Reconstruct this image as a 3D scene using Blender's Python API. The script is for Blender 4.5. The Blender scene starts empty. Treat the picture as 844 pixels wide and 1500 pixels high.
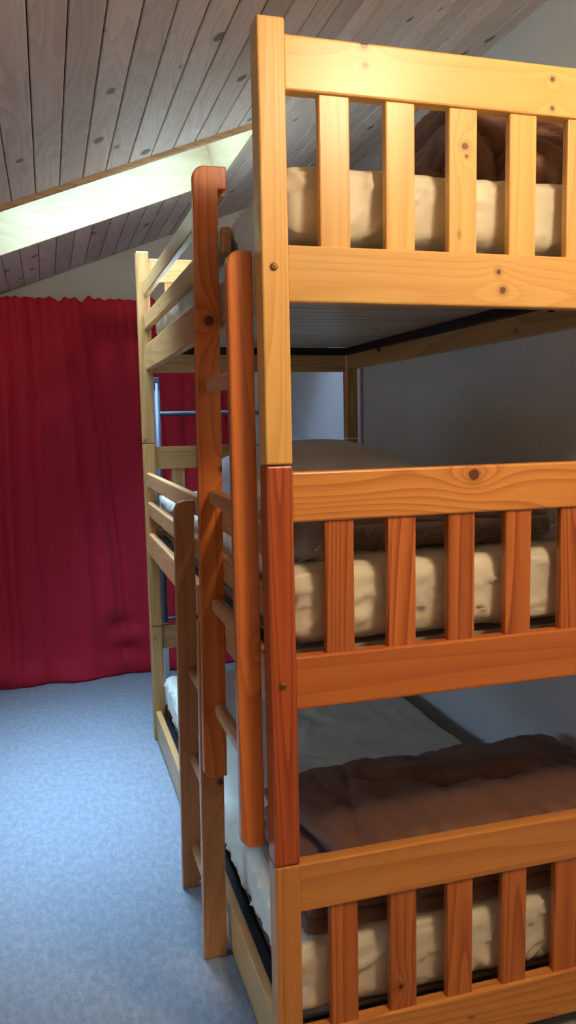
import bpy, bmesh, math, random
from mathutils import Vector, Matrix, noise

random.seed(7)
C = bpy.context.scene.collection

# ------------------------------------------------------------------ materials
class N:
    """tiny node-tree helper"""
    def __init__(s, name):
        s.m = bpy.data.materials.new(name); s.m.use_nodes = True
        s.t = s.m.node_tree; s.t.nodes.clear()
        s.out = s.t.nodes.new('ShaderNodeOutputMaterial')
    def n(s, typ, **kw):
        x = s.t.nodes.new(typ)
        for k, v in kw.items(): setattr(x, k, v)
        return x
    def l(s, a, b): s.t.links.new(a, b)
    def put(s, sock, v):
        if v is None: return
        if isinstance(v, bpy.types.NodeSocket): s.l(v, sock)
        else: sock.default_value = v
    def M(s, op, a, b=None, c=None, clamp=False):
        x = s.n('ShaderNodeMath', operation=op); x.use_clamp = clamp
        s.put(x.inputs[0], a); s.put(x.inputs[1], b); s.put(x.inputs[2], c)
        return x.outputs[0]
    def V(s, op, a, b=None):
        x = s.n('ShaderNodeVectorMath', operation=op)
        s.put(x.inputs[0], a); s.put(x.inputs[1], b)
        return x.outputs['Value'] if op in ('LENGTH', 'DISTANCE', 'DOT_PRODUCT') else x.outputs[0]
    def mix(s, f, a, b):
        x = s.n('ShaderNodeMix', data_type='RGBA')
        s.put(x.inputs[0], f); s.put(x.inputs[6], a); s.put(x.inputs[7], b)
        return x.outputs[2]
    def noise(s, vec, scale, detail=2, rough=.5, w=None):
        x = s.n('ShaderNodeTexNoise')
        if w is not None: x.noise_dimensions = '4D'; s.put(x.inputs['W'], w)
        s.put(x.inputs['Vector'], vec); x.inputs['Scale'].default_value = scale
        x.inputs['Detail'].default_value = detail; x.inputs['Roughness'].default_value = rough
        return x.outputs['Fac']
    def ss(s, v, a, b):
        x = s.n('ShaderNodeMapRange', interpolation_type='SMOOTHSTEP')
        s.put(x.inputs[0], v); x.inputs[1].default_value = a; x.inputs[2].default_value = b
        return x.outputs[0]
    def bump(s, h, strength, dist):
        x = s.n('ShaderNodeBump'); s.put(x.inputs['Height'], h)
        x.inputs['Strength'].default_value = strength; x.inputs['Distance'].default_value = dist
        return x.outputs[0]
    def bsdf(s, col, rough=.5, normal=None, **kw):
        p = s.n('ShaderNodeBsdfPrincipled')
        s.put(p.inputs['Base Color'], col); s.put(p.inputs['Roughness'], rough); s.put(p.inputs['Normal'], normal)
        for k, v in kw.items(): s.put(p.inputs[k.replace('_', ' ')], v)
        s.l(p.outputs[0], s.out.inputs[0]); return p

def lin(r, g, b):
    f = lambda c: (c/255/12.92) if c/255 <= .04045 else ((c/255+.055)/1.055)**2.4
    return (f(r), f(g), f(b), 1)

def wood(name, axis, light, dark, knots=(), base=(0, 0, 0), freq=34, contrast=.75, rough=.36, speck=.55, mottle=.25, st_=.06):
    s = N(name)
    co = s.n('ShaderNodeTexCoord').outputs['Object']
    rnd = s.n('ShaderNodeObjectInfo').outputs['Random']
    w = s.M('MULTIPLY', rnd, 37.0)
    st = {'x': (st_, 1, 1), 'y': (1, st_, 1), 'z': (1, 1, st_)}[axis]
    vs = s.V('MULTIPLY', co, st)
    g = s.M('MULTIPLY', s.noise(vs, 5.2, 1.5, .45, w), .9)
    dark_m = None
    for (kx, ky, kz, R, *opt) in knots:
        P = (kx-base[0], ky-base[1], kz-base[2])
        d = s.V('SUBTRACT', co, P)
        dl = s.V('LENGTH', s.V('MULTIPLY', d, {'x': (.62, 1, 1), 'y': (1, .62, 1), 'z': (1, 1, .62)}[axis]))
        e = s.M('EXPONENT', s.M('MULTIPLY', dl, -1/(R*2.3)))
        g = s.M('ADD', g, s.M('MULTIPLY', e, R*9.0))
        dd = s.V('LENGTH', d)
        wob = s.M('MULTIPLY', s.M('SUBTRACT', s.noise(co, 60, 2), .5), R*.9)
        k = s.M('SUBTRACT', 1, s.ss(s.M('ADD', dd, wob), R*.75, R*1.15))
        halo = s.M('MULTIPLY', s.M('SUBTRACT', 1, s.ss(dd, R*.9, R*2.6)), .3)
        k = s.M('MAXIMUM', k, halo)
        dark_m = k if dark_m is None else s.M('MAXIMUM', dark_m, k)
    ph = s.M('MULTIPLY', g, freq)
    fr = s.M('FRACT', ph)
    # slow rise, fast fall: latewood line
    ring = s.M('MULTIPLY', s.M('POWER', fr, 2.2), s.M('SUBTRACT', 1, s.ss(fr, .9, 1.0)))
    fib = s.noise(s.V('MULTIPLY', co, {'x': (.03, 1, 1), 'y': (1, .03, 1), 'z': (1, 1, .03)}[axis]), 420, 2, .6, w)
    fine = s.ss(fib, .3, .75)
    f = s.M('ADD', s.M('MULTIPLY', ring, contrast), s.M('MULTIPLY', fine, .22), clamp=True)
    col = s.mix(f, light, dark)
    mot = s.ss(s.noise(s.V('MULTIPLY', co, st), 9, 3, .6, w), .35, .75)
    col = s.mix(s.M('MULTIPLY', mot, mottle), col, dark)
    # little pin knots
    vo = s.n('ShaderNodeTexVoronoi'); s.l(s.V('ADD', s.V('MULTIPLY', co, {'x': (.5, 1, 1), 'y': (1, .5, 1), 'z': (1, 1, .5)}[axis]), s.M('MULTIPLY', rnd, 9)), vo.inputs['Vector'])
    vo.inputs['Scale'].default_value = 9
    pin = s.M('MULTIPLY', s.M('SUBTRACT', 1, s.ss(vo.outputs['Distance'], .045, .085)), speck)
    kc = (dark[0]*.17, dark[1]*.1, dark[2]*.08, 1)
    col = s.mix(pin, col, kc)
    if dark_m is not None: col = s.mix(s.M('MULTIPLY', dark_m, .9), col, kc)
    tone = s.n('ShaderNodeHueSaturation'); s.l(col, tone.inputs['Color'])
    s.l(s.M('ADD', s.M('MULTIPLY', rnd, .2), .88), tone.inputs['Value'])
    s.bsdf(tone.outputs[0], rough, s.bump(s.M('ADD', ring, fib), .12, .0006), Coat_Weight=.12, Coat_Roughness=.25)
    return s.m

PALE = (lin(236, 188, 110), lin(206, 144, 66))
HONEY = (lin(222, 152, 76), lin(176, 98, 40))
ORANGE = (lin(212, 124, 58), lin(160, 74, 28))
RED = (lin(202, 98, 46), lin(142, 56, 22))
TAN = (lin(202, 152, 92), lin(156, 104, 54))

def cloth(name, col, rough=.8, fine=900, bump=.25, sheen=.2, creases=0., cscale=9, cdist=.004):
    s = N(name)
    co = s.n('ShaderNodeTexCoord').outputs['Object']
    a = s.noise(co, fine, 1)
    v = s.noise(co, 6, 3)
    c2 = (col[0]*.86, col[1]*.86, col[2]*.86, 1)
    nrm = s.bump(a, bump, .0004)
    if creases:
        r = s.M('ABSOLUTE', s.M('SUBTRACT', s.noise(s.V('MULTIPLY', co, (1, .6, 1.3)), cscale, 2, .5), .5))
        x = s.n('ShaderNodeBump'); s.put(x.inputs['Height'], r); x.inputs['Strength'].default_value = creases
        x.inputs['Distance'].default_value = cdist; s.l(nrm, x.inputs['Normal']); nrm = x.outputs[0]
    s.bsdf(s.mix(s.ss(v, .3, .7), col, c2), rough, nrm, Sheen_Weight=sheen)
    return s.m

def plain(name, col, rough=.5, metal=0, **kw):
    s = N(name)
    co = s.n('ShaderNodeTexCoord').outputs['Object']
    s.bsdf(s.mix(s.M('MULTIPLY', s.noise(co, 30, 3), .25), col, (col[0]*.7, col[1]*.7, col[2]*.7, 1)), rough, None, Metallic=metal, **kw)
    return s.m

def film(name, amount=.35, tint=(.95, .97, 1, 1)):
    s = N(name)
    co = s.n('ShaderNodeTexCoord').outputs['Object']
    h = s.noise(co, 34, 4, .7)
    r = s.M('ABSOLUTE', s.M('SUBTRACT', h, .5))
    nrm = s.bump(r, 1.0, .03)
    gl = s.n('ShaderNodeBsdfGlossy'); gl.inputs['Roughness'].default_value = .12; s.l(nrm, gl.inputs['Normal']); gl.inputs[0].default_value = (1, 1, 1, 1)
    tr = s.n('ShaderNodeBsdfTransparent'); tr.inputs[0].default_value = tint
    fz = s.n('ShaderNodeFresnel'); fz.inputs[0].default_value = 1.45; s.l(nrm, fz.inputs['Normal'])
    mx = s.n('ShaderNodeMixShader')
    s.l(s.M('MULTIPLY', fz.outputs[0], amount*3, clamp=True), mx.inputs[0]); s.l(tr.outputs[0], mx.inputs[1]); s.l(gl.outputs[0], mx.inputs[2])
    s.l(mx.outputs[0], s.out.inputs[0])
    return s.m

def plaster(name, col):
    s = N(name)
    co = s.n('ShaderNodeTexCoord').outputs['Object']
    h = s.noise(co, 70, 4, .6)
    v = s.noise(co, 2.5, 3)
    s.bsdf(s.mix(s.ss(v, .3, .8), col, (col[0]*.93, col[1]*.93, col[2]*.93, 1)), .9, s.bump(h, .45, .004))
    return s.m

def ceiling_mat(name, pitch):
    s = N(name)
    co = s.n('ShaderNodeTexCoord').outputs['Object']
    sep = s.n('ShaderNodeSeparateXYZ'); s.l(co, sep.inputs[0])
    idx = s.M('FLOOR', s.M('DIVIDE', s.M('ADD', sep.outputs[0], .0005), pitch))
    w = s.M('MULTIPLY', idx, 3.71)
    vs = s.V('MULTIPLY', co, (1, .13, 1))
    g = s.noise(vs, 6, 2, .5, w)
    fr = s.M('FRACT', s.M('MULTIPLY', g, 26))
    ring = s.M('MULTIPLY', s.M('POWER', fr, 2), s.M('SUBTRACT', 1, s.ss(fr, .9, 1)))
    fib = s.noise(s.V('MULTIPLY', co, (1, .03, 1)), 300, 2, .6, w)
    wn = s.n('ShaderNodeTexWhiteNoise', noise_dimensions='1D'); s.l(w, wn.inputs['W'])
    light, dark = lin(226, 205, 192), lin(180, 155, 140)
    col = s.mix(s.M('ADD', s.M('MULTIPLY', ring, .45), s.M('MULTIPLY', s.ss(fib, .3, .7), .25), clamp=True), light, dark)
    col = s.mix(s.M('MULTIPLY', s.ss(s.noise(vs, 5, 3, .6, w), .4, .7), .4), col, lin(176, 140, 120))
    vo = s.n('ShaderNodeTexVoronoi', voronoi_dimensions='4D'); s.l(s.V('MULTIPLY', co, (1, .62, 1)), vo.inputs['Vector']); s.l(w, vo.inputs['W'])
    vo.inputs['Scale'].default_value = 11
    vd = s.M('ADD', vo.outputs['Distance'], s.M('MULTIPLY', s.M('SUBTRACT', s.noise(co, 80, 2), .5), .08))
    k = s.M('MULTIPLY', s.M('SUBTRACT', 1, s.ss(vd, .16, .23)), .85)
    col = s.mix(k, col, lin(70, 48, 40))
    hv = s.n('ShaderNodeHueSaturation'); s.l(col, hv.inputs['Color']); s.l(s.M('ADD', s.M('MULTIPLY', wn.outputs[0], .22), .86), hv.inputs['Value'])
    s.bsdf(hv.outputs[0], .6, s.bump(s.M('ADD', ring, fib), .15, .0008))
    return s.m

def carpet_mat():
    s = N('carpet')
    co = s.n('ShaderNodeTexCoord').outputs['Object']
    a = s.noise(co, 340, 3, .7); b = s.noise(co, 9, 4, .6); c = s.noise(s.V('MULTIPLY', co, (1, .5, 1)), 60, 3, .7)
    f = s.M('ADD', s.M('MULTIPLY', s.ss(a, .3, .7), .55), s.M('MULTIPLY', s.ss(c, .35, .7), .35), clamp=True)
    col = s.mix(f, lin(108, 114, 120), lin(172, 176, 180))
    col = s.mix(s.M('MULTIPLY', s.ss(b, .35, .7), .25), col, lin(150, 154, 160))
    s.bsdf(col, .95, s.bump(s.M('ADD', a, c), .7, .004), Sheen_Weight=.25)
    return s.m

# ------------------------------------------------------------------ geometry helpers
def link(name, bm, mat, parent=None, smooth=False, base=None):
    me = bpy.data.meshes.new(name)
    if parent is not None:
        off = Vector((0, 0, 0)); p = parent
        while p is not None: off += p.location; p = p.parent
        bmesh.ops.translate(bm, verts=bm.verts, vec=-off)
    elif base is not None:
        bmesh.ops.translate(bm, verts=bm.verts, vec=-Vector(base))
    bmesh.ops.recalc_face_normals(bm, faces=bm.faces)
    bm.to_mesh(me); bm.free()
    if smooth:
        for p in me.polygons: p.use_smooth = True
    if mat: me.materials.append(mat)
    o = bpy.data.objects.new(name, me); C.objects.link(o)
    if parent is not None: o.parent = parent
    elif base is not None: o.location = base
    return o

def add_box(bm, x0, x1, y0, y1, z0, z1, bevel=0, seg=2):
    r = bmesh.ops.create_cube(bm, size=1)
    vs = r['verts']
    for v in vs:
        v.co = Vector(((x0+x1)/2+v.co.x*(x1-x0), (y0+y1)/2+v.co.y*(y1-y0), (z0+z1)/2+v.co.z*(z1-z0)))
    if bevel:
        es = list({e for v in vs for e in v.link_edges})
        bmesh.ops.bevel(bm, geom=es, offset=bevel, segments=seg, profile=.5, affect='EDGES')
    return bm

def box(name, b, mat, parent=None, bevel=.004, **kw):
    bm = bmesh.new(); add_box(bm, *b, bevel=bevel)
    return link(name, bm, mat, parent, **kw)

def add_cyl(bm, p0, p1, r, n=20, r1=None):
    p0, p1 = Vector(p0), Vector(p1); d = p1-p0
    q = d.to_track_quat('Z', 'Y').to_matrix().to_4x4()
    bmesh.ops.create_cone(bm, cap_ends=True, segments=n, radius1=r, radius2=r if r1 is None else r1, depth=d.length,
                          matrix=Matrix.Translation((p0+p1)/2) @ q)

def prism(outline, y0, y1, bevel=.003):
    """outline (x,z) extruded in y"""
    bm = bmesh.new()
    a = [bm.verts.new((x, y0, z)) for x, z in outline]
    b = [bm.verts.new((x, y1, z)) for x, z in outline]
    n = len(a)
    bm.faces.new(a); bm.faces.new(b[::-1])
    for i in range(n): bm.faces.new((a[i], b[i], b[(i+1) % n], a[(i+1) % n]))
    bmesh.ops.recalc_face_normals(bm, faces=bm.faces)
    if bevel:
        es = [e for e in bm.edges if e.calc_face_angle(0) > 1.2]
        bmesh.ops.bevel(bm, geom=es, offset=bevel, segments=2, profile=.5, affect='EDGES')
    return bm

def tag(o, label=None, cat=None, group=None, kind=None):
    if label: o['label'] = label
    if cat: o['category'] = cat
    if group: o['group'] = group
    if kind: o['kind'] = kind
    return o

def thing(name, label, cat, loc, group=None):
    o = bpy.data.objects.new(name, None); C.objects.link(o)
    o.location = loc; o.empty_display_size = .1
    return tag(o, label, cat, group)

def softbox(cx, cy, cz, sx, sy, sz, r, step=.02, disp=None, shape=None, bm=None):
    """rounded box with its surface displaced along the normal by disp(p, n)"""
    bm = bm or bmesh.new(); h = (sx/2, sy/2, sz/2)
    cnt = [max(3, int(round(2*a/step))) for a in h]
    key = {}; verts = []
    def vert(i, j, k):
        t = (i, j, k)
        if t in key: return key[t]
        q = Vector(((2*i/cnt[0]-1)*h[0], (2*j/cnt[1]-1)*h[1], (2*k/cnt[2]-1)*h[2]))
        inner = Vector([max(-(h[a]-r), min(h[a]-r, q[a])) for a in range(3)])
        d = q-inner
        if d.length > 1e-9: q = inner+d.normalized()*r
        if shape: q = shape(q, h)
        v = bm.verts.new(q+Vector((cx, cy, cz))); key[t] = v; verts.append(v); return v
    fs = []
    a, b, c = cnt
    for k in (0, c):
        for i in range(a):
            for j in range(b):
                q = [vert(i, j, k), vert(i+1, j, k), vert(i+1, j+1, k), vert(i, j+1, k)]
                fs.append(bm.faces.new(q if k else q[::-1]))
    for j in (0, b):
        for i in range(a):
            for k in range(c):
                q = [vert(i, j, k), vert(i+1, j, k), vert(i+1, j, k+1), vert(i, j, k+1)]
                fs.append(bm.faces.new(q[::-1] if j else q))
    for i in (0, a):
        for j in range(b):
            for k in range(c):
                q = [vert(i, j, k), vert(i, j+1, k), vert(i, j+1, k+1), vert(i, j, k+1)]
                fs.append(bm.faces.new(q if i else q[::-1]))
    bm.normal_update()
    if disp:
        offs = [(v, v.normal*disp(v.co, v.normal)) for v in verts]
        for v, o_ in offs: v.co += o_
    return bm

def ridged(p, f, seed=0, octv=3):
    s = 0; a = 1; t = 0
    for i in range(octv):
        s += a*(1-abs(noise.noise(Vector(p)*f+Vector((seed, seed*.7, -seed)))*2.0)); t += a; a *= .5; f *= 2.1
    return s/t

# ------------------------------------------------------------------ measurements
W, L, P = .93, 1.98, .0493                 # bed
Z1, Z2, Z3 = .4911, 1.2485, 2.0065         # post joints
XR, YF, ZC, SL = 1.271, 3.0, 2.681, .379   # right wall, far wall, ceiling line, slope
XL, YN = -2.1, -2.7
ceil = lambda x: ZC-SL*(XR-x)

# ------------------------------------------------------------------ room
white = plaster('white_plaster', lin(222, 220, 216))
bm = bmesh.new(); add_box(bm, XL-.1, XR+.1, YN-.1, YF+.1, -.06, 0)
tag(link('floor', bm, carpet_mat()), kind='structure')
bm = bmesh.new(); add_box(bm, XR, XR+.1, YN-.1, YF+.1, 0, ZC+.06); add_box(bm, .962, XR, YN, YF, 0, 1.76, .006)
tag(link('wall_right', bm, white), kind='structure')
WY0, WY1, WZ0, WZ1 = -.2, 1.2, .45, 1.15                 # opening for the added fill window in the low left wall
bm = bmesh.new()
for b in ((YN-.1, WY0, 0, ceil(XL)+.06), (WY1, YF+.1, 0, ceil(XL)+.06), (WY0, WY1, 0, WZ0), (WY0, WY1, WZ1, ceil(XL)+.06)): add_box(bm, XL-.1, XL, *b)
tag(link('wall_left', bm, white), kind='structure')
for nm, y in (('wall_far', YF), ('wall_near', YN-.1)):
    bm = prism([(XL, 0), (XR, 0), (XR, ZC+.03), (XL, ceil(XL)+.03)], y, y+.1, bevel=0)
    tag(link(nm, bm, white), kind='structure')

HX0, HX1, HY0, HY1 = -.515, .372, 1.409, 2.075      # skylight hole
PITCH = .0737
bm = bmesh.new()
def slab(bm, x0, x1, y0, y1, lo, hi, ch=0):
    """board following the slope, lo/hi measured upward from the ceiling plane; ch chamfers the lower long edges"""
    pr = [(x0, hi), (x0, lo+ch), (x0+ch, lo), (x1-ch, lo), (x1, lo+ch), (x1, hi)] if ch else [(x0, hi), (x0, lo), (x1, lo), (x1, hi)]
    a = [bm.verts.new((x, y0, ceil(x)+h)) for x, h in pr]; b = [bm.verts.new((x, y1, ceil(x)+h)) for x, h in pr]
    n = len(a); bm.faces.new(a); bm.faces.new(b[::-1])
    for i in range(n): bm.faces.new((a[i], b[i], b[(i+1) % n], a[(i+1) % n]))
k = math.floor(XL/PITCH)
while k*PITCH < XR:
    x0, x1 = max(k*PITCH+.0012, XL), min((k+1)*PITCH-.0012, XR); k += 1
    if x1-x0 < .004: continue
    if x1 <= HX0 or x0 >= HX1: slab(bm, x0, x1, YN, YF, 0, .014, .0028); continue
    slab(bm, x0, x1, YN, HY0-.018, 0, .014, .0028); slab(bm, x0, x1, HY1+.018, YF, 0, .014, .0028)
    if x0 < HX0-.02: slab(bm, x0, HX0-.016, HY0-.018, HY1+.018, 0, .014, .0028)
    if x1 > HX1+.02: slab(bm, HX1+.016, x1, HY0-.018, HY1+.018, 0, .014, .0028)
tag(link('ceiling', bm, ceiling_mat('ceiling_boards', PITCH)), kind='structure')
bm = bmesh.new()
for b in ((XL-.1, XR+.1, YN-.1, HY0-.018), (XL-.1, XR+.1, HY1+.018, YF+.1), (XL-.1, HX0-.016, HY0-.018, HY1+.018), (HX1+.016, XR+.1, HY0-.018, HY1+.018)): slab(bm, *b, .0125, .07)
tag(link('ceiling', bm, plain('dark_batten', (.03, .025, .02, 1), .9)), kind='structure')

# skylight: lining boards perpendicular to the slope, trim lip, sash and pane
nrm = Vector((-SL, 0, 1)).normalized(); tx = Vector((1, 0, SL)).normalized(); ty = Vector((0, 1, 0))
def sloped_box(x0, x1, y0, y1, h0, h1, bevel=.0015):
    """x measured horizontally on the ceiling plane, h along its normal"""
    bm = bmesh.new(); c = math.sqrt(1+SL*SL)
    add_box(bm, x0*c, x1*c, y0, y1, h0, h1, bevel=bevel)
    org = Vector((0, 0, ceil(0)))
    for v in bm.verts: v.co = org+tx*v.co.x+ty*v.co.y+nrm*v.co.z
    return bm
reveal_x = wood('skylight_lining_wood', 'x', lin(226, 206, 162), lin(196, 164, 112), knots=[(-.44, 2.07, 2.06, .006), (-.30, 2.07, 2.14, .006), (-.27, 2.07, 2.16, .008), (.05, 2.07, 2.31, .006), (.02, 2.07, 2.27, .005), (.14, 2.07, 2.33, .006), (-.37, 2.07, 2.10, .005)], contrast=.35, speck=.5)
reveal_y = wood('skylight_side_wood', 'y', lin(222, 198, 152), lin(190, 158, 108), contrast=.35)
D = .26
wn = thing('window_1', None, None, (HX0, HY0, ceil(HX0))); wn['kind'] = 'structure'
def wchild(nm, bm, m): return link(nm, bm, m, wn)
wchild('lining_board', sloped_box(HX0-.016, HX1+.016, HY1, HY1+.018, -.006, D), reveal_x)
wchild('lining_board', sloped_box(HX0-.016, HX1+.016, HY0-.018, HY0, -.006, D), reveal_x)
wchild('lining_board', sloped_box(HX0-.016, HX0, HY0, HY1, -.006, D), reveal_y)
wchild('lining_board', sloped_box(HX1, HX1+.016, HY0, HY1, -.006, D), reveal_y)
trim_x = wood('trim_wood', 'x', lin(196, 160, 118), lin(150, 112, 76)); trim_y = wood('trim_wood_side', 'y', lin(196, 160, 118), lin(150, 112, 76))
wchild('trim_strip', sloped_box(HX0-.03, HX1+.03, HY0-.024, HY0-.001, -.014, .001), trim_x)
sash = plain('sash_paint', lin(150, 150, 150), .4)
for b in ((HX0, HX1, HY0, HY0+.05), (HX0, HX1, HY1-.05, HY1), (HX0, HX0+.05, HY0+.05, HY1-.05), (HX1-.05, HX1, HY0+.05, HY1-.05)):
    wchild('sash_frame', sloped_box(*b, D-.02, D+.03), sash)
s = N('window_glass'); gl = s.n('ShaderNodeBsdfGlossy'); gl.inputs['Roughness'].default_value = .02
tr = s.n('ShaderNodeBsdfTransparent'); fz = s.n('ShaderNodeFresnel'); mx = s.n('ShaderNodeMixShader')
s.l(fz.outputs[0], mx.inputs[0]); s.l(tr.outputs[0], mx.inputs[1]); s.l(gl.outputs[0], mx.inputs[2]); s.l(mx.outputs[0], s.out.inputs[0])
wchild('pane', sloped_box(HX0+.045, HX1-.045, HY0+.045, HY1-.045, D, D+.004, 0), s.m)

# unseen low window added in the left wall as bluish fill for the bunks
w2n = thing('fill_window', None, None, (XL, WY0, WZ0)); w2n['kind'] = 'structure'
for b in ((WY0, WY0+.05, WZ0, WZ1), (WY1-.05, WY1, WZ0, WZ1), (WY0+.05, WY1-.05, WZ0, WZ0+.05), (WY0+.05, WY1-.05, WZ1-.05, WZ1), ((WY0+WY1)/2-.025, (WY0+WY1)/2+.025, WZ0+.05, WZ1-.05)):
    box('fill_window_frame', (XL-.08, XL-.03, *b), sash, w2n, .003)
box('pane', (XL-.06, XL-.055, WY0+.04, WY1-.04, WZ0+.04, WZ1-.04), s.m, w2n, 0)

# ------------------------------------------------------------------ bunk bed
bed = thing('bunk_bed', 'triple-decker pine bunk bed with slatted ends and guard rails, beside the white wall', 'bunk bed', (0, 0, 0))
K = {}
def wm(key, axis, pal, **kw):
    kk = (key, axis)
    if kk not in K: K[kk] = wood('pine_%s_%s' % (key, axis), axis, pal[0], pal[1], **kw)
    return K[kk]
screw_m = plain('brass_cap', lin(170, 130, 80), .3, 1.0)
# posts: (z0, z1) per deck at four corners
pm = {3: wood('pine_top_post', 'z', PALE[0], PALE[1], st_=.03, freq=60, contrast=.6), 2: wood('pine_red_post', 'z', RED[0], RED[1], st_=.03, freq=60, contrast=.9), 1: wood('pine_foot_post', 'z', HONEY[0], HONEY[1], st_=.03, freq=55)}
pfar = {3: wood('pine_far_post', 'z', TAN[0], TAN[1], st_=.03, freq=60), 2: None, 1: None}
for (cx, cy) in ((0, 0), (W-P, 0), (0, L-P), (W-P, L-P)):
    for d, (a, b) in {1: (0, Z1), 2: (Z1, Z2), 3: (Z2, Z3)}.items():
        g = .0012
        m = pm[d] if cy == 0 else pfar[3]
        po = box('post', (cx, cx+P, cy, cy+P, a+(g if d > 1 else 0), b-(g if d < 3 else 0)), m, bed, .0035)
        if cy == 0 and d > 1 or (cy > 0 and d == 3):
            zc = {3: 1.594, 2: .843}[d]; xs = cx+.0215 if cx == 0 else cx+P-.0215
            bm = bmesh.new(); f = -1 if cy == 0 else 1; y = cy if cy == 0 else cy+P
            add_cyl(bm, (xs, y-f*.004, zc), (xs, y+f*.0018, zc), .0072, 24)
            add_cyl(bm, (xs, y+f*.0018, zc), (xs, y+f*.0032, zc), .0066, 24, .0035)
            sc = link('screw_cap', bm, screw_m, po); tag(sc, 'round brass coloured screw cap')
            bm = bmesh.new(); add_cyl(bm, (xs, y+f*.003, zc), (xs, y+f*.0037, zc), .0017, 6)
            link('screw_cap', bm, plain('socket_black', (.01, .008, .006, 1), .6), po)

rails = {3: ((1.891, 1.983), (1.5354, 1.6336)), 2: ((1.1434, 1.235), (.7907, .8923)), 1: ((.3899, .487), (.035, .1366))}
topk = [(.52, .006, 1.945, .0095), (.175, .006, 1.935, .004), (.19, .006, 1.965, .009), (.59, .006, 1.92, .006), (.605, .006, 1.893, .006)]
hero = {
 (3, 't'): wood('pine_top_head', 'x', PALE[0], PALE[1], knots=[(.195, .006, 1.98, .008), (.197, .006, 1.945, .006), (.577, .006, 1.957, .005), (.577, .006, 1.905, .005)], freq=26, contrast=.4, speck=.2),
 (3, 'b'): wood('pine_top_foot', 'x', PALE[0], PALE[1], knots=[(.475, .006, 1.566, .007), (.465, .006, 1.60, .006)], freq=30, contrast=.45),
 (2, 't'): wood('pine_mid_head', 'x', HONEY[0], HONEY[1], knots=[(.416, .006, 1.217, .0115)], freq=44, contrast=.8, speck=.15, st_=.11),
 (2, 'b'): wood('pine_mid_foot', 'x', ORANGE[0], ORANGE[1], freq=22, contrast=.45, speck=.7),
 (1, 't'): wood('pine_low_head', 'x', HONEY[0], ORANGE[1], freq=18, contrast=.4, speck=.1),
 (1, 'b'): wood('pine_low_foot', 'x', HONEY[0], ORANGE[1], freq=30, contrast=.5)}
slat_m = {3: wood('pine_top_slat', 'z', PALE[0], PALE[1], st_=.035, freq=40, contrast=.5), 2: wood('pine_mid_slat', 'z', ORANGE[0], RED[1], st_=.035, freq=52, contrast=.9), 1: wood('pine_low_slat', 'z', ORANGE[0], RED[1], st_=.035, freq=52, contrast=.7)}
sl3k = wood('pine_top_slat_knotted', 'z', PALE[0], PALE[1], knots=[(.397, .012, 1.825, .0075), (.40, .012, 1.808, .004)], freq=30, contrast=.5)
sl1k = wood('pine_low_slat_knotted', 'z', ORANGE[0], RED[1], knots=[(.26, .012, .185, .005)], freq=52, contrast=.7)
far_x = wood('pine_far_rail', 'x', TAN[0], TAN[1], freq=34); far_z = wood('pine_far_slat', 'z', TAN[0], TAN[1], st_=.035, freq=40)
for far in (0, 1):
    y = (lambda a, b: (a, b)) if not far else (lambda a, b: (L-b, L-a))
    for d in (3, 2, 1):
        (t0, t1), (b0, b1) = rails[d]
        box('end_rail', (P-.002, W-P+.002, *y(.005, .035), t0, t1), far_x if far else hero[(d, 't')], bed, .004)
        box('end_rail', (P-.002, W-P+.002, *y(.005, .035), b0, b1), far_x if far else hero[(d, 'b')], bed, .004)
        for i in range(6):
            x = .1112+.1264*i
            m = far_z if far else (sl3k if (d, i) == (3, 2) else sl1k if (d, i) == (1, 1) else slat_m[d])
            box('end_slat', (x, x+.058, *y(.011, .029), b1-.01, t0+.01), m, bed, .003)

side_far = wood('pine_side_rail', 'y', TAN[0], TAN[1], freq=30, contrast=.6)
side_mid = wood('pine_mid_side_rail', 'y', lin(222, 162, 104), lin(176, 110, 58), freq=30, contrast=.6)
def side(nm, x0, x1, y0, y1, z0, z1, m): return box(nm, (x0, x1, y0, y1, z0, z1), m, bed, .004)
for x0, x1 in ((.008, .032), (W-.032, W-.008)):
    dx = .0145 if x0 < .1 else -.0145
    side('side_rail', x0+dx, x1+dx, P-.001, L-P+.001, 1.543, 1.642, side_far)
    side('side_rail', x0, x1, P-.001, L-P+.001, .7907, .8824, side_mid)
    side('side_rail', x0, x1, P-.001, L-P+.001, .012, .128, side_far)
side('guard_rail', .0225, .0445, .425, L-P+.001, 1.702, 1.760, side_far)
side('guard_rail', .0225, .0445, .470, L-P+.001, 1.832, 1.890, side_far)
side('guard_rail', .008, .030, P-.001, L-P+.001, .955, 1.0114, side_mid)
side('guard_rail', .008, .030, P-.001, L-P+.001, 1.074, 1.1299, side_mid)

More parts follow.
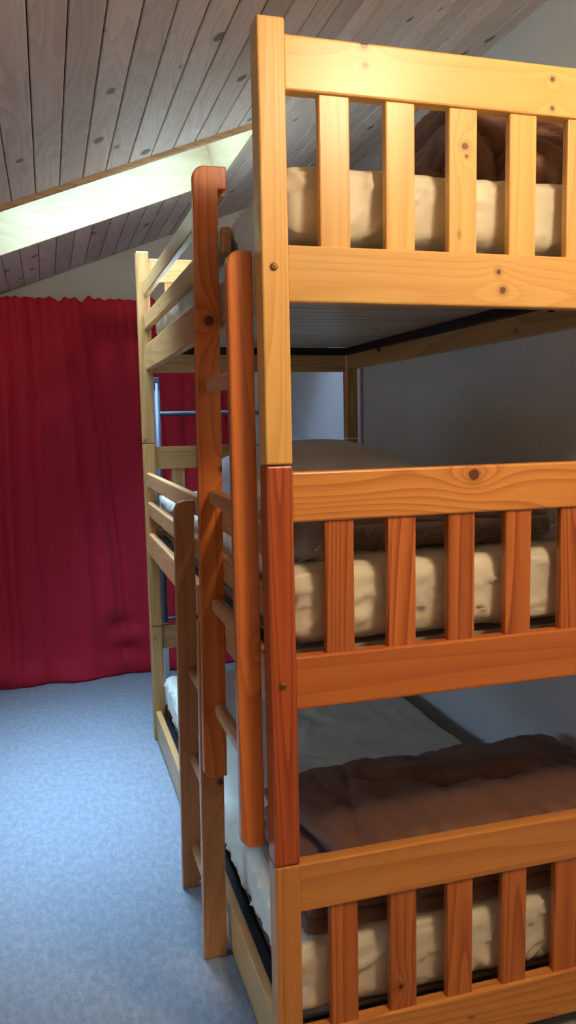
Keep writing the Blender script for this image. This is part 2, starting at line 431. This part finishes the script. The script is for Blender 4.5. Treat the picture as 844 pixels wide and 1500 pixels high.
# slatted bases: black steel frame with light slats across
steel = plain('black_steel', (.012, .012, .014, 1), .45, .3)
slat_w = wood('base_slat_wood', 'x', lin(196, 180, 162), lin(160, 142, 124), freq=20, contrast=.3)
for zt in (1.645, .884, .108):
    bm = bmesh.new(); x0, x1, y0, y1 = .038, W-.038, P+.006, L-P-.006; z0 = zt-.042; z1 = zt-.012
    add_box(bm, x0, x0+.028, y0, y1, z0, z1, .003); add_box(bm, x1-.028, x1, y0, y1, z0, z1, .003)
    for yy in (y0, y1-.026): add_box(bm, x0+.028, x1-.028, yy, yy+.026, z0, z1, .003)
    bf = link('bed_base_frame', bm, steel, bed); tag(bf, 'black steel base frame')
    n = 24; pitch = (y1-y0-.06)/n
    for i in range(n):
        ys = y0+.03+i*pitch
        bm = bmesh.new(); add_box(bm, x0+.03, x1-.03, ys+.005, ys+pitch-.006, zt-.0115, zt-.002, .002)
        link('base_slat', bm, slat_w, bf)
    for yy in (.42, 1.55):                                      # bolted brackets on the wall-side rail
        bm = bmesh.new(); add_box(bm, x1-.002, W-.0325, yy, yy+.05, z0-.006, z0+.012, .002); add_cyl(bm, (x1-.01, yy+.025, z0-.012), (x1-.01, yy+.025, z0), .009, 12)
        link('bracket', bm, steel, bf)

# ------------------------------------------------------------------ ladders
def stile_outline(x0, x1, z0, z1, lean, rad=.026, chamfer=.016, hook=None):
    """rounded upper left corner, chamfered lower left corner, optional hook block at the upper right"""
    pts = [(x0, z0+chamfer), (x0+chamfer, z0), (x1, z0)]
    if hook: hx, hz = hook; pts += [(x1, z1-hz), (x1+hx, z1-hz), (x1+hx, z1)]
    else: pts += [(x1, z1)]
    for i in range(9):
        a = math.pi/2*(1+i/8); pts.append((x0+rad+rad*math.cos(a), z1-rad+rad*math.sin(a)))
    return [(x+lean*(z-z0), z) for x, z in pts]

lad = thing('bunk_ladder', 'orange pine ladder hooked on the top bunk, ending above the carpet', 'ladder', (-.02, .07, .50), 'ladders on the side of the bunk bed')
OR = (lin(226, 130, 60), lin(172, 80, 30))
b0 = (-.02, .07, .50)
lm1 = wood('ladder_far_stile_wood', 'z', OR[0], OR[1], knots=[(-.008, .445, 1.555, .011), (.012, .445, 1.22, .007)], base=b0, freq=36, contrast=.75, speck=.1)
lm2 = wood('ladder_near_stile_wood', 'z', OR[0], OR[1], knots=[(-.003, .07, .90, .010)], base=b0, freq=30, contrast=.6, speck=.1)
link('stile', prism(stile_outline(-.0525, .0035, .482, 1.893, .0125, hook=(.020, .05)), .445, .468), lm1, lad)
link('stile', prism(stile_outline(-.0505, -.0035, .507, 1.632, .001, rad=.024), .058, .081), lm2, lad)
rung_m = wood('rung_wood', 'y', lin(214, 150, 100), lin(170, 100, 58), freq=30, contrast=.5)
for z in (1.412, 1.156, .903, .648):
    box('rung', (-.022, .004, .078, .448, z-.017, z+.017), rung_m, lad, .009)

low = thing('bunk_ladder', 'brown pine ladder standing on the carpet and leaning on the middle bunk', 'ladder', (-.03, .5, 0), 'ladders on the side of the bunk bed')
b1 = (-.03, .5, 0)
lw = wood('low_ladder_wood', 'z', lin(200, 138, 84), lin(158, 96, 52), base=b1, knots=[(-.008, .475, .455, .009)], freq=34, contrast=.5, speck=.1)
lw2 = wood('low_ladder_far_wood', 'z', lin(198, 132, 80), lin(156, 92, 50), base=b1, freq=30, contrast=.5, speck=.1)
link('stile', prism(stile_outline(-.063, -.008, 0, 1.118, .012, rad=.03, chamfer=.004), .80, .823), lw2, low)
link('stile', prism(stile_outline(-.0615, -.004, 0, .872, .012, rad=.024, chamfer=.004), .4755, .4985), lw, low)
for z in (.885-.0, .635, .383, .115):
    if z > .8: continue
    bm = bmesh.new(); xo = -.018+.012*z; add_cyl(bm, (xo, .495, z), (xo, .803, z), .0165, 20)
    r = link('rung', bm, rung_m, low, smooth=False)
    for p in r.data.polygons: p.use_smooth = len(p.vertices) == 4
    if z == .115:
        bm = bmesh.new(); add_cyl(bm, (xo-.0165, .62, z+.004), (xo-.025, .62, z+.004), .0075, 16); add_cyl(bm, (xo-.025, .62, z+.004), (xo-.0275, .62, z+.004), .0045, 6)
        tag(link('screw', bm, plain('steel_screw', lin(150, 150, 155), .3, 1), r), 'steel screw head')

# ------------------------------------------------------------------ mattresses
def mat_disp(seed, amp=.012):
    def f(p, n):
        side = abs(n.z) < .6
        w = .12*noise.noise(Vector(p)*7+Vector((seed, 1, 2)))
        # pulled creases running down to the tucked lower edge
        q = Vector(((p.x+p.y)*9+p.z*9+w*20, p.z*6-(p.x+p.y)*2, seed)) if side else Vector((p.x*2.4+w*4, p.y*1.1, seed))
        a = 1-abs(noise.noise(q))*2.6
        b = 1-abs(noise.noise(q*2.3+Vector((9, 4, 0))))*3.2
        a = max(0, a-.68)/.32; b = max(0, b-.6)/.4
        cr = a*a*(3-2*a)*.75+b*b*(3-2*b)*.35
        low = noise.noise(Vector(p)*3+Vector((seed, 0, 0)))*.006
        return cr*amp*(1 if side else .55)-.002+low
    return f
sheet = cloth('cream_sheet', lin(238, 230, 206), .55, creases=.6, cscale=6, cdist=.012)
def mattress(label, z0, z1, seed, x0=.050, x1=.880, y0=.052, y1=1.925):
    def shape(q, h):
        # corners and lower edge tuck inwards
        t = (q.z/h[2]+1)/2
        k = .012*(1-t)**2
        return Vector((q.x*(1-k/h[0]), q.y*(1-k/h[1]), q.z))
    c = ((x0+x1)/2, (y0+y1)/2, z0)
    bm = softbox(c[0], c[1], (z0+z1)/2, x1-x0, y1-y0, z1-z0, .035, .0095, mat_disp(seed), shape)
    o = link('mattress', bm, sheet, None, True, base=c)
    return tag(o, label, 'mattress', 'mattresses on the three decks')
mattress('cream sheeted mattress on the top bunk with a crumpled duvet on it', 1.652, 1.790, 1.3, x0=.055)
mattress('cream sheeted mattress on the middle bunk with a bagged duvet on it', .894, 1.050, 5.1)
mattress('cream sheeted mattress on the bottom bunk, longest stretch of sheet showing', .121, .285, 9.7, x0=.046, x1=.885)

# ------------------------------------------------------------------ duvets
brown = cloth('brown_duvet_cloth', lin(116, 79, 61), .6, sheen=.1, creases=.35, cscale=7, cdist=.008)
def puff(seed, amp, f=4.0, sharp=1.0):
    def g(p, n):
        a = noise.noise(Vector(p)*f+Vector((seed, 3, 1)))
        r = ridged(p, f*1.6, seed+4, 2)
        fine = noise.noise(Vector((p.x*22, p.y*14, p.z*30+seed)))*.0016
        return amp*a-amp*sharp*max(0, r-.72)*2.2+fine
    return g
def rot(bm, verts, ang, c):
    bmesh.ops.rotate(bm, verts=verts, cent=c, matrix=Matrix.Rotation(ang, 3, 'Z'))

def bands(seed, amp, d, k, warp=1.0, fine=1.0):
    """soft tubes of cloth with pinched valleys between them, running across direction d"""
    d = Vector(d).normalized(); sv = Vector((seed, seed*.3, 2))
    def g(p, n):
        w = noise.noise(Vector(p)*4.5+sv)*1.5*warp+noise.noise(Vector(p)*10+sv)*.5*warp
        t = Vector(p).dot(d)*k+w*1.6
        h = math.sqrt(abs(math.sin(t)))-.75
        t2 = Vector(p).dot(d)*k*2.3+w*3+seed
        h2 = (abs(math.sin(t2)))**.6-.7
        m = .5+.5*noise.noise(Vector(p)*5-sv)
        return amp*(h*(.6+m)+.4*h2*m)+.0015*fine*noise.noise(Vector(p)*45)
    return g
# bottom bunk: lower folds poke out under a big puffed upper fold
bm = bmesh.new()
softbox(.475, .27, .308, .80, .40, .040, .019, .012, bands(2, .006, (.15, .1, 1), 150, .7), None, bm)
softbox(.480, .265, .342, .79, .39, .040, .019, .012, bands(7, .007, (.1, .15, 1), 140, .8), None, bm)
softbox(.480, .27, .374, .78, .39, .040, .019, .012, bands(8, .007, (.15, .15, 1), 140, .8), None, bm)
def pillowy(q, h):
    fx = 1-(abs(q.x)/h[0])**3*.35; fy = 1-(abs(q.y)/h[1])**3*.30
    sk = .05*(q.y/h[1])*(1 if q.x < 0 else 0)*(-q.x/h[0])        # left edge runs slantwise
    return Vector((q.x-sk, q.y, q.z*fx*fy+.010*(q.x/h[0])))
def big(p, n):
    a = .014*noise.noise(Vector((p.x*5, p.y*6, 11)))+.007*noise.noise(Vector((p.x*13, p.y*11, 3)))
    # a long pinched seam across the top and short gathers along it
    yy = .33+.06*math.sin(p.x*5+1)
    e = abs(p.y-yy)+.02*noise.noise(Vector((p.x*9, p.y*9, 1)))
    a -= .020*math.exp(-max(0, e)/.014)*(1 if .30 < p.x < .72 else .35)
    a -= .012*math.exp(-abs(p.x-.235-.25*(p.y-.2))/.012)*(1 if n.z > .2 else .3)
    g = abs(noise.noise(Vector((p.x*16+p.y*7, p.y*5-p.x*4, 5))))
    a -= .007*math.exp(-g*9)
    return a
softbox(.528, .285, .428, .80, .43, .095, .046, .010, big, pillowy, bm)
o = link('duvet', bm, brown, None, True, base=(.5, .27, .288))
tag(o, 'brown duvet folded thick on the bottom bunk behind the lowest slats', 'duvet', 'brown duvets on the bunks')

# middle bunk: neatly folded inside a clear bag
bm = bmesh.new()
softbox(.455, .34, 1.086, .50, .36, .052, .025, .011, bands(21, .005, (0, .1, 1), 60, .5), None, bm)
softbox(.460, .34, 1.126, .49, .35, .046, .022, .011, bands(25, .009, (.1, .2, 1), 130, 1.2), None, bm)
softbox(.44, .34, 1.150, .45, .34, .040, .018, .011, bands(28, .008, (.1, .2, 1), 130, 1.2), None, bm)
o = link('duvet', bm, brown, None, True, base=(.46, .34, 1.058))
tag(o, 'brown duvet folded flat inside a clear bag on the middle bunk', 'duvet', 'brown duvets on the bunks')
bag = film('clear_plastic', .6)
def crump(seed, a=.012, f=14):
    return lambda p, n: a*(ridged(p, f, seed, 3)-.5)+.007*noise.noise(Vector(p)*38)
bm = softbox(.505, .335, 1.120, .66, .42, .120, .04, .009, crump(3, .014, 12))
tag(link('plastic_bag', bm, bag, None, True, base=(.505, .335, 1.06)), 'clear crinkled plastic bag around the folded duvet on the middle bunk', 'plastic bag')

# top bunk: crumpled heap
bm = bmesh.new()
def heap(q, h):
    fx = 1-(abs(q.x)/h[0])**4*.35
    return Vector((q.x, q.y, (q.z+h[2])*fx-h[2]))
softbox(.725, .42, 1.915, .46, .44, .235, .085, .008, bands(31, .030, (.35, .5, 1), 62, 1.5), heap, bm)
softbox(.585, .36, 1.930, .17, .36, .245, .070, .008, bands(35, .028, (1, .2, .5), 60, 1.5), heap, bm)
softbox(.72, .20, 1.850, .30, .20, .10, .045, .008, bands(38, .016, (.5, .3, 1), 75, 1.3), None, bm)
softbox(.50, .45, 1.835, .16, .34, .08, .036, .008, bands(33, .012, (.6, .3, 1), 50, 1.2), None, bm)
o = link('duvet', bm, brown, None, True, base=(.66, .36, 1.795))
tag(o, 'brown duvet crumpled in a heap on the top bunk', 'duvet', 'brown duvets on the bunks')

# middle bunk: big white pillow in plastic at the ladder side
pil = cloth('white_pillow_cloth', lin(214, 214, 216), .6, creases=.4, cscale=8, cdist=.006)
def pshape(q, h):
    fx = max(0, 1-(abs(q.x)/h[0])**2.6*.75); fy = max(0, 1-(abs(q.y)/h[1])**2.6*.75)
    return Vector((q.x, q.y, q.z*(.2+.8*fx*fy)))
bm = softbox(.335, .80, 1.162, .53, .50, .22, .06, .014, puff(41, .007, 5), pshape)
pl = link('pillow', bm, pil, None, True, base=(.335, .80, 1.06))
tag(pl, 'large white pillow lying on the middle bunk behind the ladder', 'pillow')
bm = softbox(.128, .20, 1.095, .125, .26, .085, .040, .010, crump(8, .008, 9), None)
w2 = link('pillow', bm, pil, None, True, base=(.135, .20, 1.05))
tag(w2, 'small pale wrapped pillow behind the red post on the middle bunk', 'pillow')
bm = softbox(.128, .197, 1.105, .140, .268, .100, .045, .007, crump(18, .012, 16))
tag(link('wrapper', bm, film('clear_wrapper', .5), w2, True), 'clear crinkled plastic wrapper')

# ------------------------------------------------------------------ curtain
s = N('red_curtain_cloth')
co = s.n('ShaderNodeTexCoord').outputs['Object']
fine = s.noise(s.V('MULTIPLY', co, (1, 1, .4)), 600, 2)
s.bsdf(s.mix(s.ss(fine, .3, .7), lin(206, 14, 46), lin(184, 8, 36)), .75, s.bump(fine, .2, .0006), Sheen_Weight=.12)
bm = bmesh.new()
frn = random.Random(4)
FOLDS = [(-.53, -.56, .028, .03), (-.455, -.43, .030, .035), (-.40, -.385, .014, .03), (-.275, -.16, .034, .045), (-.345, -.28, .012, .02), (-.19, -.03, .038, .05), (-.13, .0, .022, .04), (.08, .15, .02, .03)]
FOLDS += [(x_, x_+frn.uniform(-.05, .08), frn.uniform(.02, .035), frn.uniform(.03, .05)) for x_ in (-1.22, -1.1, -.98, -.87, -.76, -.66, .2, .31, .42, .54)]
nx, nz = 420, 130; x0, x1 = -1.30, .66; grid = []
for j in range(nz+1):
    v = j/nz; row = []
    for i in range(nx+1):
        u = i/nx; x = x0+(x1-x0)*u
        top = 1.962+.008*noise.noise(Vector((x*9, 2, 0)))+.026*noise.noise(Vector((x*26, 7, 0)))
        z = .002+(top-.002)*v
        # pinched folds hanging from the header and drifting sideways on the way down
        fold = 0
        for (xt, xb, dp, wd_) in FOLDS:
            xc = xt+(xb-xt)*(1-v)**.8+.01*noise.noise(Vector((xt*7, z*2.2, 5)))
            d_ = x-xc; k_ = min(1, .45+(1-v)*1.6)*(1-.45*(1-v)**2)
            fold += dp*k_*(math.exp(-d_/wd_) if d_ > 0 else math.exp(d_/(wd_*.28)))
        ph = x*14+1.6*noise.noise(Vector((x*1.6, z*.5, 3)))
        fold += .012*math.sin(ph)
        gather = .010*noise.noise(Vector((x*34+z*1.5, 4, z*1.2)))*max(0, 1-(1-v)*3.2)**1.5
        drag = .018*noise.noise(Vector((x*6+z*2.4, z*2.2, 1)))
        low = max(0, 1-z/.42)
        puffy = low**1.3*.05*noise.noise(Vector((x*5.5, z*6.5, 8)))-low**2*.045*(1 if x < -.25 else max(0, 1-(x+.25)*4))
        for (cx_, cz_, a_, w_) in ((-.06, .27, .028, .06), (.03, .20, -.02, .06), (-.02, .14, .024, .06), (-.16, .12, .03, .10)):
            puffy += a_*math.exp(-((x-cx_)**2/w_**2+(z-cz_)**2/(w_*.8)**2))
        y = 2.895+fold+gather+drag*(.3+.6*low)+puffy
        y = min(y, 2.992)
        row.append(bm.verts.new((x, y, z)))
    grid.append(row)
for j in range(nz):
    for i in range(nx): bm.faces.new((grid[j][i], grid[j][i+1], grid[j+1][i+1], grid[j+1][i]))
cur = link('curtain', bm, s.m, None, True, base=(-.3, 2.925, 0))
md = cur.modifiers.new('thick', 'SOLIDIFY'); md.thickness = .002
tag(cur, 'full-length crimson curtain gathered along its top, hanging in front of the far wall', 'curtain')

# ------------------------------------------------------------------ metal frame behind the bed's far end
rk = thing('metal_rack', 'grey metal tube rack standing behind the far end of the bunk bed', 'rack', (.10, 2.10, 0))
tube = plain('grey_tube', lin(104, 106, 116), .5, .4)
ry = 2.12
for x in (.085, .60):
    bm = bmesh.new(); add_cyl(bm, (x, ry, .46), (x, ry, 1.50), .0135, 18); r = link('upright', bm, tube, rk, True)
    for p in r.data.polygons: p.use_smooth = len(p.vertices) == 4
    bm = bmesh.new(); add_box(bm, x-.012, x+.012, ry-.012, ry+.012, 1.47, 1.525, .003); link('end_cap', bm, plain('cap_grey', lin(70, 74, 86), .5), r)
    bm = bmesh.new(); add_box(bm, x-.012, x+.012, ry-.006, ry+.002, 0, .47, .002)
    link('foot_bracket', bm, plain('bracket_white', lin(200, 205, 215), .4, .3), rk)
bm = bmesh.new(); add_cyl(bm, (.085, ry, 1.37), (.60, ry, 1.37), .011, 16); link('crossbar', bm, tube, rk)
bm = bmesh.new(); add_cyl(bm, (.085, ry, .475), (.60, ry, .475), .008, 16); link('crossbar', bm, tube, rk)

# ------------------------------------------------------------------ light
wd = bpy.data.worlds.new('World'); bpy.context.scene.world = wd; wd.use_nodes = True
bg = wd.node_tree.nodes['Background']; bg.inputs[0].default_value = (.38, .65, 1.0, 1); 
wt = wd.node_tree; wc = wt.nodes.new('ShaderNodeTexCoord'); wv = wt.nodes.new('ShaderNodeVectorMath'); wv.operation = 'DOT_PRODUCT'
wt.links.new(wc.outputs['Generated'], wv.inputs[0]); wv.inputs[1].default_value = Vector((.1, .15, 1)).normalized()
wp = wt.nodes.new('ShaderNodeMath'); wp.operation = 'POWER'; wt.links.new(wv.outputs['Value'], wp.inputs[0]); wp.inputs[1].default_value = 12
wm_ = wt.nodes.new('ShaderNodeMath'); wm_.operation = 'MULTIPLY_ADD'; wt.links.new(wp.outputs[0], wm_.inputs[0]); wm_.inputs[1].default_value = 165; wm_.inputs[2].default_value = 36
wsx = wt.nodes.new('ShaderNodeSeparateXYZ'); wt.links.new(wc.outputs['Generated'], wsx.inputs[0])
wr = wt.nodes.new('ShaderNodeMapRange'); wt.links.new(wsx.outputs[2], wr.inputs[0]); wr.inputs[1].default_value = 0; wr.inputs[2].default_value = .8; wr.inputs[3].default_value = 2.0; wr.inputs[4].default_value = 27
wt.links.new(wr.outputs[0], wm_.inputs[2]); wt.links.new(wm_.outputs[0], bg.inputs[1])
def light(name, typ, loc, energy, col, **kw):
    d = bpy.data.lights.new(name, typ); d.energy = energy; d.color = col
    for k, v in kw.items(): setattr(d, k, v)
    o = bpy.data.objects.new(name, d); C.objects.link(o); o.location = loc; return o
pc = Vector(((HX0+HX1)/2, (HY0+HY1)/2, ceil((HX0+HX1)/2)))+nrm*(D+.06)
po = light('skylight_portal', 'AREA', pc, 1, (1, 1, 1), shape='RECTANGLE', size=(HX1-HX0)*1.1, size_y=(HY1-HY0)*1.05)
po.data.cycles.is_portal = True
po.rotation_euler = nrm.to_track_quat('Z', 'Y').to_euler()
p2 = light('fill_window_portal', 'AREA', (XL-.12, (WY0+WY1)/2, (WZ0+WZ1)/2), 1, (1, 1, 1), shape='RECTANGLE', size=WZ1-WZ0, size_y=WY1-WY0)  # portal of the added left window, daylight fill inside the bunks
p2.data.cycles.is_portal = True; p2.rotation_euler = (0, -math.pi/2, 0)
light('ceiling_lamp', 'POINT', (.58, -1.08, 2.36), 68, (1, .80, .53), shadow_soft_size=.14)

# ------------------------------------------------------------------ camera
yaw, pitch, roll, f = .2851, -.1107, -.0199, 1188.5
cy_, sy_, cp, sp = math.cos(yaw), math.sin(yaw), math.cos(pitch), math.sin(pitch)
fwd = Vector((sy_*cp, cy_*cp, sp)); right = Vector((cy_, -sy_, 0)); up = right.cross(fwd)
r2 = right*math.cos(roll)+up*math.sin(roll); u2 = up*math.cos(roll)-right*math.sin(roll)
cd = bpy.data.cameras.new('camera'); cam = bpy.data.objects.new('camera', cd); C.objects.link(cam)
m = Matrix((r2, u2, -fwd)).transposed().to_4x4(); m.translation = Vector((-.3703, -1.3941, 1.3257))
cam.matrix_world = m
cd.sensor_fit = 'VERTICAL'; cd.sensor_height = 36; cd.lens = 36*f/1500; cd.clip_start = .02
bpy.context.scene.camera = cam
vs = bpy.context.scene.view_settings
vs.view_transform = 'Standard'; vs.look = 'None'; vs.gamma = 1; vs.use_curve_mapping = False; vs.exposure = 0.0
